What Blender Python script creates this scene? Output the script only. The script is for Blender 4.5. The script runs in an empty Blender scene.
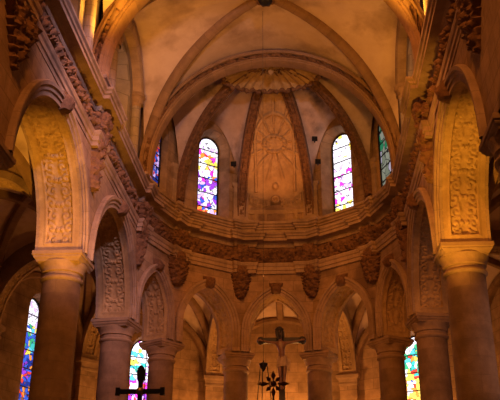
import bpy, bmesh, math, random
from mathutils import Vector, Matrix, noise
PI = math.pi
random.seed(7)
scene = bpy.context.scene
col = scene.collection

# ------------------------------------------------------------------ helpers
class MB:
    """collects quads with uv in metres and links them as ONE mesh object"""
    def __init__(s): s.v, s.f, s.uv = [], [], []
    def grid(s, P, UV=None, closed=False):
        b = len(s.v); n, m = len(P), len(P[0])
        for i in range(n):
            for j in range(m):
                s.v.append(Vector(P[i][j])); s.uv.append(UV[i][j] if UV else (i * .1, j * .1))
        for i in range(n - 1):
            for j in range(m - 1 + (1 if closed else 0)):
                k = (j + 1) % m
                s.f.append((b + i*m + j, b + i*m + k, b + (i+1)*m + k, b + (i+1)*m + j))
    def poly(s, pts, uv=None):
        b = len(s.v)
        for k, p in enumerate(pts):
            s.v.append(Vector(p)); s.uv.append(uv[k] if uv else (p[0], p[2]))
        s.f.append(tuple(range(b, b + len(pts))))
    def box(s, fr, s0, s1, n0, n1, z0, z1):
        c = [[fr.w(a, b, z) for a, b in ((s0, n0), (s1, n0), (s1, n1), (s0, n1))] for z in (z0, z1)]
        s.grid([c[0], c[1]], [[(0, z0), (s1-s0, z0), (s1-s0+n1-n0, z0), (n1-n0, z0)], [(0, z1), (s1-s0, z1), (s1-s0+n1-n0, z1), (n1-n0, z1)]], True)
        s.poly(c[0]); s.poly(c[1])
    def lathe(s, c, prof, seg=32, square=False, rot=0):
        rows, uvs = [], []
        for r, z in prof:
            row, ur = [], []
            for k in range(seg):
                a = 2*PI*k/seg + rot
                row.append((c[0] + r*math.cos(a), c[1] + r*math.sin(a), c[2] + z)); ur.append((k/seg*2*PI*.46, z))
            rows.append(row); uvs.append(ur)
        s.grid(rows, uvs, True)
        s.poly(rows[0]); s.poly(rows[-1])
    def tube(s, pts, r, seg=8):
        pts = [Vector(p) for p in pts]
        rows = []
        for i, p in enumerate(pts):
            t = (pts[min(i+1, len(pts)-1)] - pts[max(i-1, 0)]).normalized()
            a = Vector((0, 0, 1)) if abs(t.z) < .9 else Vector((1, 0, 0))
            x = t.cross(a).normalized(); y = t.cross(x)
            rr = r[i] if isinstance(r, (list, tuple)) else r
            rows.append([p + (x*math.cos(2*PI*k/seg) + y*math.sin(2*PI*k/seg))*rr for k in range(seg)])
        s.grid(rows, None, True); s.poly(rows[0]); s.poly(rows[-1])
    def build(s, name, mat, parent=None, smooth=False):
        me = bpy.data.meshes.new(name)
        off = Vector((0, 0, 0))
        if parent is not None:
            pp = parent
            while pp is not None: off += pp.location; pp = pp.parent
        me.from_pydata([tuple(v - off) for v in s.v], [], s.f)
        lay = me.uv_layers.new(name='UVMap')
        uvl = [0.0] * (2*len(me.loops)); vi = [0]*len(me.loops)
        me.loops.foreach_get('vertex_index', vi)
        for k, i in enumerate(vi): uvl[2*k], uvl[2*k+1] = s.uv[i]
        lay.data.foreach_set('uv', uvl)
        if smooth:
            me.polygons.foreach_set('use_smooth', [True]*len(me.polygons))
        me.materials.append(mat)
        if smooth:
            try: me.set_sharp_from_angle(angle=math.radians(40))
            except Exception: pass
        me.update()
        o = bpy.data.objects.new(name, me); col.objects.link(o)
        if parent is not None: o.parent = parent
        return o

class Fr:
    """a wall's own frame: s along it, n out towards the nave, z up"""
    def __init__(f, P, t, n):
        f.P, f.t, f.n = Vector((P[0], P[1], 0)), Vector((t[0], t[1], 0)).normalized(), Vector((n[0], n[1], 0)).normalized()
    def w(f, s, n, z): return f.P + f.t*s + f.n*n + Vector((0, 0, z))

def tag(o, label=None, cat=None, group=None, kind=None):
    if label: o['label'] = label
    if cat: o['category'] = cat
    if group: o['group'] = group
    if kind: o['kind'] = kind
    return o
def thing(name, loc, label, cat, group=None, kind='thing'):
    o = bpy.data.objects.new(name, None); col.objects.link(o); o.location = loc; o.empty_display_size = .2
    return tag(o, label, cat, group, kind)
def lerp(a, b, t): return a + (b - a)*t
def sstep(a, b, x):
    t = max(0., min(1., (x - a)/(b - a))); return t*t*(3 - 2*t)

# ------------------------------------------------------------------ relief patterns (heights 0..1)
def scroll(u, v, c):
    """scrolling arabesque of a panel; c = scroll pitch in metres"""
    k = math.floor(v/c); y = v - (k + .5)*c; sg = 1 if k % 2 else -1
    x = u - sg*.10*c; r = math.hypot(x, y); ph = math.atan2(y, x)*sg
    h = 0
    if r < .5*c:
        h = (.5 + .5*math.cos(ph - r/c*15)) ** .8 * sstep(.52*c, .42*c, r)
        h = max(h, sstep(.13*c, .06*c, r)*(.7 + .3*math.cos(6*ph)))
    x2 = u + sg*.42*c; r2 = math.hypot(x2, y - .1*c); p2 = math.atan2(y - .1*c, x2)
    h = max(h, sstep(.24*c*(1 + .3*math.cos(5*p2)), .12*c, r2))
    y3 = y - sg*.0 + .5*c if y < 0 else y - .5*c
    r3 = math.hypot(u + sg*.1*c*0 - .25*c, y3)
    h = max(h, .8*sstep(.16*c, .08*c, r3))
    r4 = math.hypot(u + .25*c, y3)
    return max(h, .8*sstep(.16*c, .08*c, r4))
def leaf(u, v, sc=7., seed=0.):
    d = noise.voronoi(Vector((u*sc, v*sc, seed)))[0]
    return max(0., 1 - d[0]*1.25)*.75 + .25*max(0, min(1, (d[1] - d[0])*2.5))

# ------------------------------------------------------------------ materials
def nn(nt, typ, **kw):
    n = nt.nodes.new(typ)
    for k, v in kw.items():
        if k in n.inputs: n.inputs[k].default_value = v
        else: setattr(n, k, v)
    return n
def stone(name, c1, c2, blocks=None, rough=.85, bump=.35, nscale=3.0, stain=None, mortar=.55):
    m = bpy.data.materials.new(name); m.use_nodes = True; nt = m.node_tree; L = nt.links.new
    bs = nt.nodes['Principled BSDF']; bs.inputs['Roughness'].default_value = rough
    bs.inputs['Specular IOR Level'].default_value = .25
    tc = nn(nt, 'ShaderNodeTexCoord')
    n1 = nn(nt, 'ShaderNodeTexNoise', Scale=nscale, Detail=6., Roughness=.65); L(tc.outputs['Object'], n1.inputs['Vector'])
    r = nn(nt, 'ShaderNodeValToRGB'); r.color_ramp.elements[0].position = .3; r.color_ramp.elements[1].position = .72
    r.color_ramp.elements[0].color = (*c2, 1); r.color_ramp.elements[1].color = (*c1, 1)
    L(n1.outputs['Fac'], r.inputs['Fac']); out = r.outputs['Color']
    if stain:
        n3 = nn(nt, 'ShaderNodeTexNoise', Scale=.55, Detail=5., Roughness=.6); L(tc.outputs['Object'], n3.inputs['Vector'])
        r3 = nn(nt, 'ShaderNodeValToRGB'); r3.color_ramp.elements[0].position = .5; r3.color_ramp.elements[1].position = .66
        L(n3.outputs['Fac'], r3.inputs['Fac'])
        mx = nn(nt, 'ShaderNodeMixRGB'); mx.inputs['Color2'].default_value = (*stain, 1)
        L(r3.outputs['Color'], mx.inputs['Fac']); L(out, mx.inputs['Color1']); out = mx.outputs['Color']
    hsrc = n1.outputs['Fac']
    if blocks:
        uv = nn(nt, 'ShaderNodeUVMap')
        b = nn(nt, 'ShaderNodeTexBrick'); b.offset = .5
        b.inputs['Scale'].default_value = 1; b.inputs['Brick Width'].default_value = blocks[0]; b.inputs['Row Height'].default_value = blocks[1]
        b.inputs['Mortar Size'].default_value = .012; b.inputs['Mortar Smooth'].default_value = .3; b.inputs['Bias'].default_value = 0
        b.inputs['Color1'].default_value = (1, 1, 1, 1); b.inputs['Color2'].default_value = (.8, .8, .8, 1); b.inputs['Mortar'].default_value = (mortar,)*3 + (1,)
        L(uv.outputs['UV'], b.inputs['Vector'])
        mu = nn(nt, 'ShaderNodeMixRGB', blend_type='MULTIPLY'); mu.inputs['Fac'].default_value = 1
        L(out, mu.inputs['Color1']); L(b.outputs['Color'], mu.inputs['Color2']); out = mu.outputs['Color']
    n2 = nn(nt, 'ShaderNodeTexNoise', Scale=28., Detail=4.); L(tc.outputs['Object'], n2.inputs['Vector'])
    bp = nn(nt, 'ShaderNodeBump', Strength=bump, Distance=.02); L(n2.outputs['Fac'], bp.inputs['Height'])
    L(bp.outputs['Normal'], bs.inputs['Normal']); L(out, bs.inputs['Base Color'])
    return m
def plain(name, c, rough=.6, metal=0., bump=0.):
    m = bpy.data.materials.new(name); m.use_nodes = True; nt = m.node_tree; L = nt.links.new
    bs = nt.nodes['Principled BSDF']; bs.inputs['Roughness'].default_value = rough; bs.inputs['Metallic'].default_value = metal
    tc = nn(nt, 'ShaderNodeTexCoord'); n1 = nn(nt, 'ShaderNodeTexNoise', Scale=9., Detail=4.); L(tc.outputs['Object'], n1.inputs['Vector'])
    r = nn(nt, 'ShaderNodeValToRGB'); r.color_ramp.elements[0].position = .3; r.color_ramp.elements[1].position = .7
    r.color_ramp.elements[0].color = (*[x*.65 for x in c], 1); r.color_ramp.elements[1].color = (*c, 1)
    L(n1.outputs['Fac'], r.inputs['Fac']); L(r.outputs['Color'], bs.inputs['Base Color'])
    return m
def glass_mat(name, bands, height, strength=3., cell=5.5, seed=0.):
    """stained glass lit from behind; bands = [(height fraction, [colours])]"""
    m = bpy.data.materials.new(name); m.use_nodes = True; nt = m.node_tree; L = nt.links.new
    for n in list(nt.nodes): nt.nodes.remove(n)
    out = nn(nt, 'ShaderNodeOutputMaterial'); em = nn(nt, 'ShaderNodeEmission', Strength=strength)
    uv = nn(nt, 'ShaderNodeUVMap'); mp = nn(nt, 'ShaderNodeMapping'); mp.inputs['Location'].default_value = (seed, seed*.7, seed)
    L(uv.outputs['UV'], mp.inputs['Vector'])
    nz = nn(nt, 'ShaderNodeTexNoise', Scale=2.5, Detail=3.); L(mp.outputs['Vector'], nz.inputs['Vector'])
    ad = nn(nt, 'ShaderNodeMixRGB', blend_type='LINEAR_LIGHT'); ad.inputs['Fac'].default_value = .18
    L(mp.outputs['Vector'], ad.inputs['Color1']); L(nz.outputs['Color'], ad.inputs['Color2'])
    vo = nn(nt, 'ShaderNodeTexVoronoi', Scale=cell); L(ad.outputs['Color'], vo.inputs['Vector'])
    sp = nn(nt, 'ShaderNodeSeparateColor'); L(vo.outputs['Color'], sp.inputs['Color'])
    sx = nn(nt, 'ShaderNodeSeparateXYZ'); L(uv.outputs['UV'], sx.inputs['Vector'])
    cur = None
    for k, (zf, pal) in enumerate(bands):
        r = nn(nt, 'ShaderNodeValToRGB'); r.color_ramp.interpolation = 'CONSTANT'
        el = r.color_ramp.elements
        while len(el) < len(pal): el.new(.5)
        for i, c in enumerate(pal): el[i].position = i/len(pal); el[i].color = (*c, 1)
        L(sp.outputs['Red'], r.inputs['Fac'])
        if cur is None: cur = r.outputs['Color']
        else:
            a1 = nn(nt, 'ShaderNodeMath', operation='MULTIPLY_ADD'); a1.inputs[1].default_value = .5
            L(sp.outputs['Green'], a1.inputs[0]); L(sx.outputs['Y'], a1.inputs[2])
            gt = nn(nt, 'ShaderNodeMath', operation='GREATER_THAN'); gt.inputs[1].default_value = zf*height + .25; L(a1.outputs[0], gt.inputs[0])
            mx = nn(nt, 'ShaderNodeMixRGB'); L(gt.outputs[0], mx.inputs['Fac']); L(cur, mx.inputs['Color1']); L(r.outputs['Color'], mx.inputs['Color2']); cur = mx.outputs['Color']
    ve = nn(nt, 'ShaderNodeTexVoronoi', Scale=cell, feature='DISTANCE_TO_EDGE'); L(ad.outputs['Color'], ve.inputs['Vector'])
    g = nn(nt, 'ShaderNodeMath', operation='GREATER_THAN'); g.inputs[1].default_value = .035; L(ve.outputs['Distance'], g.inputs[0])
    mu = nn(nt, 'ShaderNodeMixRGB'); mu.inputs['Color1'].default_value = (.02, .015, .03, 1); L(g.outputs[0], mu.inputs['Fac']); L(cur, mu.inputs['Color2'])
    L(mu.outputs['Color'], em.inputs['Color']); L(em.outputs[0], out.inputs['Surface'])
    return m

ASH = stone('ashlar_stone', (.42, .255, .135), (.25, .145, .072), blocks=(.9, .42), stain=(.15, .082, .042), mortar=.6)
COLS = stone('column_stone', (.29, .175, .098), (.18, .104, .056), blocks=(1.45, .42), mortar=.8, stain=(.13, .075, .042))
CAP = stone('capital_stone', (.33, .205, .115), (.2, .12, .065))
MOULD = stone('moulding_stone', (.42, .275, .165), (.27, .165, .095), blocks=(.55, 9.), mortar=.75, stain=(.2, .12, .068))
RELIEF = stone('relief_stone', (.46, .29, .13), (.28, .165, .07), nscale=6., stain=(.24, .14, .06))
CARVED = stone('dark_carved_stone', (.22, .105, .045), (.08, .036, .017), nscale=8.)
PLAST = stone('vault_plaster', (.56, .395, .29), (.46, .315, .225), stain=(.31, .20, .135), bump=.15, nscale=1.2)
DOMEPL = stone('blotched_dome_plaster', (.52, .36, .27), (.36, .235, .165), stain=(.10, .06, .038), bump=.15, nscale=1.6)  # dome plaster with dark blotches at random
RIBS = stone('rib_stone', (.30, .17, .085), (.2, .11, .055), blocks=(.5, 9.), mortar=.75)
FLOORM = stone('floor_stone', (.35, .27, .2), (.25, .19, .14), blocks=(.6, .6), rough=.4)
WOOD = plain('dark_wood', (.022, .012, .008), .6)
SKIN = plain('painted_flesh', (.17, .075, .042), .5)
CLOTH = plain('loincloth_linen', (.36, .24, .14), .8)
HAIR = plain('carved_hair', (.03, .018, .012), .7)
IRON = plain('black_iron', (.02, .017, .016), .5, .6)
GOLD = plain('gilding', (.75, .5, .16), .35, .9)
STARM = plain('gilt_bronze_dark', (.26, .10, .04), .5, .3)
ROPE = plain('dark_cord', (.06, .045, .035), .9)
GREYST = stone('grey_stone', (.32, .25, .21), (.22, .17, .14), blocks=(.6, .35))

# ------------------------------------------------------------------ plan
W = 5.0
YS = [6.76, 12.89, 19.02, 25.15]
ZS = 8.62                        # springing of the arcades
ZT = 13.78                       # top of the attic course
VL = [(-W, y) for y in YS] + [(-4.0, 27.9), (-1.54, 29.85)]
V = [Vector(p) for p in VL] + [Vector((-p[0], p[1])) for p in reversed(VL)]
NV = len(V)                      # 12 vertices: left nave 0..3, apse 4..7, right nave 8..11
def inward(i):                   # side i runs from V[i] to V[i+1]
    d = (V[i+1] - V[i]).normalized(); n = Vector((d.y, -d.x)); return d, n
TH = [.53]*3 + [.48]*5 + [.53]*3
def mitre(i, q):
    a = max(0, i-1); b = min(NV-2, i)
    d0, n0 = inward(a); d1, n1 = inward(b)
    m = (n0 + n1)/(1 + n0.dot(n1)); return V[i] + m*q
def frame(i):
    d, n = inward(i); return Fr((V[i] + V[i+1])/2, d, n)
def vframe(i, q):                # frame at a vertex, facing the bisector
    a = max(0, i-1); b = min(NV-2, i)
    _, n0 = inward(a); _, n1 = inward(b); n = (n0 + n1).normalized()
    return Fr(mitre(i, q), Vector((-n.y, n.x)), n)

# ------------------------------------------------------------------ arches
PTC = [0.]                        # how far the two centres of a pointed arch lie past the middle
def arch_curve(a, h, zc, zs, N=48):
    """springing -> crown -> springing: list of (s, z, length)"""
    p = []; cc = PTC[0]
    if zc > zs + .01:
        k = max(2, int((zc - zs)/.12))
        p += [(-a, lerp(zs, zc, i/k)) for i in range(k)]
    if cc > 0:
        Rr = a + cc; am = math.acos(cc/Rr)
        half = [(cc - Rr*math.cos(am*i/(N//2)), zc + Rr*math.sin(am*i/(N//2))) for i in range(N//2 + 1)]
        p += half + [(-x, z) for x, z in reversed(half[:-1])]
    else: p += [(-a*math.cos(PI*i/N), zc + h*math.sin(PI*i/N)) for i in range(N + 1)]
    if zc > zs + .01: p += [(a, lerp(zc, zs, (i+1)/k)) for i in range(k)]
    out, l = [], 0
    for i, q in enumerate(p):
        if i: l += math.hypot(q[0]-p[i-1][0], q[1]-p[i-1][1])
        out.append((q[0], q[1], l))
    return out
def arch_band(mb, fr, a, h, zc, zs, prof, N=48):
    """prof = [(r, n)] swept round the arch"""
    cs = [arch_curve(a + r, h + r, zc, zs, N) for r, n in prof]
    acc = [0]
    for k in range(1, len(prof)): acc.append(acc[-1] + math.hypot(prof[k][0]-prof[k-1][0], prof[k][1]-prof[k-1][1]))
    mb.grid([[fr.w(c[j][0], prof[k][1], c[j][1]) for j in range(len(c))] for k, c in enumerate(cs)],
            [[(cs[0][j][2], acc[k]) for j in range(len(c))] for k, c in enumerate(cs)])
def soffit(mb, fr, a, h, zc, zs, t, amp, pitch, N, M, panel=.16, dense=.045):
    c0 = arch_curve(a, h, zc, zs, N)
    tot = c0[-1][2]
    # resample evenly
    K = int(tot/dense); pts = []; j = 0
    for i in range(K + 1):
        l = tot*i/K
        while j < len(c0) - 2 and c0[j+1][2] < l: j += 1
        f = (l - c0[j][2])/max(1e-6, c0[j+1][2] - c0[j][2])
        pts.append((lerp(c0[j][0], c0[j+1][0], f), lerp(c0[j][1], c0[j+1][1], f), l))
    rows, uvs = [], []
    pw = t - panel
    for i, (s, z, l) in enumerate(pts):
        q0, q1 = pts[max(0, i-1)], pts[min(K, i+1)]
        tx, tz = q1[0]-q0[0], q1[1]-q0[1]; ln = math.hypot(tx, tz) or 1; nx, nz = tz/ln, -tx/ln
        e = min(l, tot - l)
        row, ur = [], []
        for k in range(M + 1):
            n = -t + 2*t*k/M
            d = 0.
            if abs(n) < pw and e > .14:
                d = -.055 + amp*scroll(abs(n) - pw*.5, l, pitch)*sstep(pw, pw - .05, abs(n))
                if abs(n) > pw - .06: d = .015
                if e < .19: d = .02
            row.append(fr.w(s + nx*d, n, z + nz*d)); ur.append((l, n + 5.25))
        rows.append(row); uvs.append(ur)
    mb.grid(rows, uvs)

CENT = Vector((0, 25))
ARCH = {}
for i in range(NV - 1):
    L_ = (V[i+1] - V[i]).length
    if i in (0, 10): ARCH[i] = dict(a=1.5, h=1.5, zc=ZS, ring=.35)
    elif i in (1, 2, 8, 9): ARCH[i] = dict(a=2.5, h=2.5, zc=ZS, ring=.35)
    elif i in (3, 7): ARCH[i] = dict(a=.95, h=1.52, zc=9.3, ring=.27, c=.66)
    else: ARCH[i] = dict(a=L_/2 - .52, h=1.53, zc=9.32, ring=.3, c=.62)

def side_name(i): return 'left' if i < 3 else 'right' if i > 7 else 'back'
ARCH_LABEL = {
    1: 'big arch with golden carved soffit on the left nave wall',
    2: 'tall narrow looking arch with brown carved soffit on the left nave wall, before the apse',
    3: 'first small apse arch from the left nave wall, above the standing cross',
    4: 'small apse arch between the standing cross and the crucifix arch, ribs seen through it',
    5: 'small central apse arch framing the crucifix',
    6: 'small apse arch just right of the crucifix arch, wide carved soffit and pink vault inside',
    7: 'narrow dark apse arch above the green and orange stained glass',
    8: 'tall arch with brown carved soffit on the right nave wall, before the apse',
    9: 'big arch with golden carved soffit on the right nave wall',
}
for i in range(NV - 1):
    fr = frame(i); A = ARCH[i]; t = TH[i]; L_ = (V[i+1] - V[i]).length
    PTC[0] = A.get('c', 0)
    # wall over the arch
    mb = MB(); aw = A['a'] + .12; hw = A['h'] + .12
    c = arch_curve(aw, hw, A['zc'], ZS - .0, 48)
    for n in (t, -t):
        mb.grid([[fr.w(p[0], n, p[1]) for p in c], [fr.w(p[0], n, 12.1) for p in c]], [[(p[0] + 7, p[1]) for p in c], [(p[0] + 7, 12.1) for p in c]])
        for sg in (-1, 1):
            e = L_/2 + (.0 if i in (0, 1, 2, 8, 9, 10) else .02)
            mb.grid([[fr.w(sg*aw, n, ZS), fr.w(sg*e, n, ZS)], [fr.w(sg*aw, n, 12.1), fr.w(sg*e, n, 12.1)]], [[(7+sg*aw, ZS), (7+sg*e, ZS)], [(7+sg*aw, 12.1), (7+sg*e, 12.1)]])
    if i in (0, 10): arch_band(mb, fr, aw, hw, A['zc'], ZS, [(0, -t), (0, t)])
    tag(mb.build('wall_' + side_name(i), ASH), kind='structure')
    if i in (0, 10): continue
    # the arch itself
    ar = thing('arcade_arch', fr.w(0, 0, ZS), ARCH_LABEL[i], 'arch', 'arcade arches')
    mb = MB(); R = A['ring']
    arch_band(mb, fr, A['a'], A['h'], A['zc'], ZS, [(0, t - .02), (0, t + .05), (R*.32, t + .05), (R*.36, t + .09), (R*.62, t + .09), (R*.68, t + .14), (R*.92, t + .15), (R, t + .10), (R, t - .03)])
    arch_band(mb, fr, A['a'], A['h'], A['zc'], ZS, [(0, -t + .02), (0, -t - .06), (R, -t - .06), (R, -t + .03)])
    mb.build('archivolt', MOULD, ar)
    mb = MB()
    nave = i in (1, 2, 8, 9)
    soffit(mb, fr, A['a'], A['h'], A['zc'], ZS, t,   .044 if nave else .045, .31 if nave else .3, 64, 44 if nave else 26, .15 if nave else .11, .03 if nave else .045)
    o = mb.build('soffit', RELIEF, ar, True); o['label'] = 'carved arabesque soffit panel'
    # keystone
    mb = MB(); z0, z1 = A['zc'] + A['h'] - .04, A['zc'] + A['h'] + R + (.12 if nave else .10)
    w0, w1, dn = (.17, .24, .30) if nave else (.17, .27, .26)
    rows, n_ = [], 14
    for q in range(n_ + 1):
        z = lerp(z0, z1, q/n_); row = []
        for k in range(n_ + 1):
            u = -1 + 2*k/n_; s = u*lerp(w0, w1, q/n_)
            b = dn*(1 - .55*abs(u)**3)*math.sin(PI*(.18 + .74*q/n_)) + .05*leaf(s, z, 11, i)
            row.append(fr.w(s, t + (0 if k in (0, n_) or q in (0, n_) else b), z))
        rows.append(row)
    mb.grid(rows); k_ = mb.build('keystone', CARVED, ar, True); k_['label'] = 'carved foliate keystone'

PTC[0] = 0
# ------------------------------------------------------------------ columns
COL_LABEL = {
    1: 'pier capital cut off by the left edge of the picture',
    2: 'thick tall column beside the aisle window of blue stained glass',
    3: 'brown column left of the stained glass behind the standing cross',
    4: 'dark column right of the stained glass behind the standing cross',
    5: 'apse column just left of the crucifix',
    6: 'apse column just right of the crucifix',
    7: 'column just left of the green and orange stained glass',
    8: 'column just right of the green and orange stained glass',
    9: 'thickest column under the golden carved soffit of the right nave wall',
    10: 'pier capital corner cut off by the right edge of the picture',
}
def column(i):
    a = max(0, i-1); b = min(NV-2, i); _, n0 = inward(a); _, n1 = inward(b); n = (n0 + n1).normalized()
    apse = 4 <= i <= 7
    r = .44 if apse else .475; ab = .58 if apse else .63
    p = V[i]
    root = thing('stone_column', (p.x, p.y, 0), COL_LABEL[i], 'column', 'arcade columns')
    c = (p.x, p.y, 0); fr = Fr(p, (-n.y, n.x), n)
    mb = MB(); mb.box(fr, -.7, .7, -.7, .7, 0, .35); mb.lathe(c, [(.66, .35), (.7, .42), (.68, .5), (.57, .53), (.55, .58), (.6, .62), (.59, .68), (r+.02, .72)]); mb.build('base', CAP, root)
    mb = MB(); zs = [.72 + (7.93 - .72)*k/24 for k in range(25)]
    mb.lathe(c, [(r + .02 - .02*((z/8)**2), z) for z in zs], 48); mb.build('shaft', COLS, root, True)
    mb = MB(); mb.lathe(c, [(r, 7.9), (r+.045, 7.93), (r+.06, 7.97), (r+.045, 8.01), (r, 8.03), (r+.005, 8.12), (r+.05, 8.14), (r+.05, 8.2), (r+.075, 8.27), (r+.11, 8.33), (r+.125, 8.38), (r+.10, 8.41)], 48)
    mb.build('capital', CAP, root, True)
    mb = MB(); rows = []
    for q, z in ((ab-.10, 8.36), (ab-.08, 8.40), (ab-.05, 8.43), (ab-.03, 8.46), (ab-.03, 8.49), (ab, 8.51), (ab, 8.60), (ab-.02, 8.62)):
        rows.append([fr.w(s*q, m*q, z) for s, m in ((-1, -1), (1, -1), (1, 1), (-1, 1))])
    mb.grid(rows, None, True); mb.poly(rows[0]); mb.poly(rows[-1]); mb.build('abacus', CAP, root)
    return root
for i in range(1, 11): column(i)

# ------------------------------------------------------------------ entablature with breaks forward over the columns
def entab_path(i0, i1):
    """plan polyline of the wall face from vertex i0 to i1 (2D points), broken forward at every column"""
    pts = []
    for i in range(i0, i1 + 1):
        a = max(0, i-1); b = min(NV-2, i)
        d0, n0 = inward(a); d1, n1 = inward(b)
        q = TH[b] if i == i0 else TH[a]
        q = .5
        M = mitre(i, q); j, f = .40, .17
        if 4 <= i <= 7: j, f = .34, .14
        m1 = mitre(i, q + f)
        ja = .56 if i == 5 else j; jb = .56 if i == 6 else j
        if i > i0: pts += [M - d0*jb, M - d0*jb + n0*f]
        pts.append(m1 if (i0 < i < i1) or True else M)
        if i < i1: pts += [M + d1*ja + n1*f, M + d1*ja]
    return pts
def offset(pts, o):
    res = []
    for k, p in enumerate(pts):
        d0 = (pts[k] - pts[k-1]).normalized() if k > 0 else None
        d1 = (pts[k+1] - pts[k]).normalized() if k < len(pts)-1 else None
        d0 = d0 or d1; d1 = d1 or d0
        n0, n1 = Vector((d0.y, -d0.x)), Vector((d1.y, -d1.x))
        m = (n0 + n1)/max(.3, (1 + n0.dot(n1))); res.append(p + m*o)
    return res
def sweep_plan(mb, pts, prof):
    rows, uvs, acc = [], [], 0
    ln = [0]
    for k in range(1, len(pts)): ln.append(ln[-1] + (pts[k]-pts[k-1]).length)
    for q, (o, z) in enumerate(prof):
        if q: acc += math.hypot(o - prof[q-1][0], z - prof[q-1][1])
        r = offset(pts, o); rows.append([(p.x, p.y, z) for p in r]); uvs.append([(l, acc) for l in ln])
    mb.grid(rows, uvs)
for i0, i1, lab in ((0, 3, 'long straight entablature with pale mouldings running above the arcade of the left nave wall'),
                    (3, 8, 'curving apse entablature with garland frieze under the stained glass windows'),
                    (8, 11, 'long straight entablature with red brown mouldings running above the arcade opposite the left nave wall')):
    pts = entab_path(i0, i1)
    en = thing('entablature', (*((V[i0] + V[i1])/2), 11.6), lab, 'entablature')
    mb = MB(); sweep_plan(mb, pts, [(-.1, 11.6), (.05, 11.6), (.05, 11.72), (.085, 11.74), (.085, 11.86), (.12, 11.90), (.14, 11.98), (.14, 12.02), (.0, 12.05)]); mb.build('architrave', MOULD, en)
    # carved frieze
    mb = MB(); fine = []
    for k in range(len(pts)-1):
        n_ = max(1, int((pts[k+1]-pts[k]).length/.05)); fine += [pts[k].lerp(pts[k+1], q/n_) for q in range(n_)]
    fine.append(pts[-1])
    nor = []
    for k, p in enumerate(fine):
        a, b = fine[max(0, k-1)], fine[min(len(fine)-1, k+1)]; d = (b - a).normalized(); nor.append(Vector((d.y, -d.x)))
    rows, NZ = [], 14
    ln = [0]
    for k in range(1, len(fine)): ln.append(ln[-1] + (fine[k]-fine[k-1]).length)
    for q in range(NZ + 1):
        z = lerp(12.04, 12.68, q/NZ); row = []
        for k, p in enumerate(fine):
            l = ln[k]; zz = q/NZ
            sw = .5 - .28*abs(math.sin(l*PI/1.25)) + .1        # swags of the garland
            h = 0 if q in (0, NZ) else (.03 + .26*leaf(l, z, 6.5, i0)*sstep(.58, .15, abs(zz - sw)*1.05) + .05*leaf(l, z, 14, 3))
            x = p + nor[k]*(h - .02); row.append((x.x, x.y, z))
        rows.append(row)
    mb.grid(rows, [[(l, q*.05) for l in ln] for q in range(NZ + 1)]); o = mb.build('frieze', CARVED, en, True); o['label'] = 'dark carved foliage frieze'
    mb = MB(); sweep_plan(mb, pts, [(-.05, 12.66), (.06, 12.66), (.09, 12.72), (.09, 12.78), (.15, 12.82), (.36, 12.84), (.36, 12.95), (.40, 12.97), (.42, 13.03), (.47, 13.07), (.48, 13.13), (.05, 13.18)]); mb.build('cornice', MOULD, en)
    mb = MB(); sweep_plan(mb, pts, [(.0, 13.1), (.0, 13.42), (.05, 13.44), (.05, 13.5), (.10, 13.53), (.12, 13.6), (.17, 13.63), (.17, 13.72), (.12, 13.76), (-.6, ZT)]); mb.build('attic_course', MOULD, en)

# carved brackets below the breaks
BR_LABEL = {
    1: 'large leafy carved drop in the top left corner of the picture',
    2: 'tall carved bracket on the left nave wall between its two arches',
    3: 'carved bracket on the left where the nave wall meets the apse',
    4: 'leafy carved bracket above the dark column behind the standing cross',
    5: 'carved pendant bracket above the apse column left of the crucifix',
    6: 'carved pendant bracket above the apse column right of the crucifix',
    7: 'leafy carved bracket above the column left of the green and orange glass',
    8: 'carved bracket on the right where the nave wall meets the apse',
    9: 'tall carved bracket on the right nave wall between its two arches',
    10: 'leafy carved drop in the top right corner of the picture',
}
for i in range(1, 11):
    apse = 4 <= i <= 7
    fr = vframe(i, .50)
    big = i in (1, 2, 3, 8, 9, 10)
    root = thing('wall_bracket', fr.w(0, 0, 10.3), BR_LABEL[i], 'bracket', 'carved brackets over the columns')
    zb, zt_ = (10.25, 11.66) if i in (1, 10) else (10.45, 12.68) if big else (10.62, 11.64)
    mb = MB(); rows = []; NQ, NK = 30, 22
    wt = .95 if i in (1, 10) else .40 if big else .60 if i in (4, 7) else .43
    for q in range(NQ + 1):
        f = q/NQ; z = lerp(zb, zt_, f); w = wt*(.06 + .94*f**(1.0 if i in (1, 10) else .4))*(1 + .12*math.sin(q*1.9))
        row = []
        for k in range(NK + 1):
            u = -1 + 2*k/NK; s = u*w
            edge = k in (0, NK) or q in (0,)
            h = -.02 if edge else (.04 + (.14 if i in (1, 10) else .20)*(1 - u*u)*math.sin(PI*min(.62, .15 + f*.5)) + .20*leaf(s, z, 6.5, i*3.1))
            row.append(fr.w(s, h, z))
        rows.append(row)
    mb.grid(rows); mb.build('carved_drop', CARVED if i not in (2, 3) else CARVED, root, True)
    if i in (1, 10): continue
    mb = MB(); rows = []; wf = .3 if big else .22
    for q in range(NQ + 1):
        f = q/NQ; z = lerp(11.55, 12.70, f)
        d = .23 + .12*sstep(.5, 1, f) + .05*math.sin(f*PI*3)
        row = [fr.w(-wf, -.1, z)]
        for k in range(15):
            u = -1 + 2*k/14
            row.append(fr.w(u*wf, d + (.09*leaf(u*wf, z, 9, i) if 0 < k < 14 else 0), z))
        row.append(fr.w(wf, -.1, z)); rows.append(row)
    mb.grid(rows); mb.poly(rows[0]); mb.poly(rows[-1]); o = mb.build('console', CARVED, root, True); o['label'] = 'scrolled console block'

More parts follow.
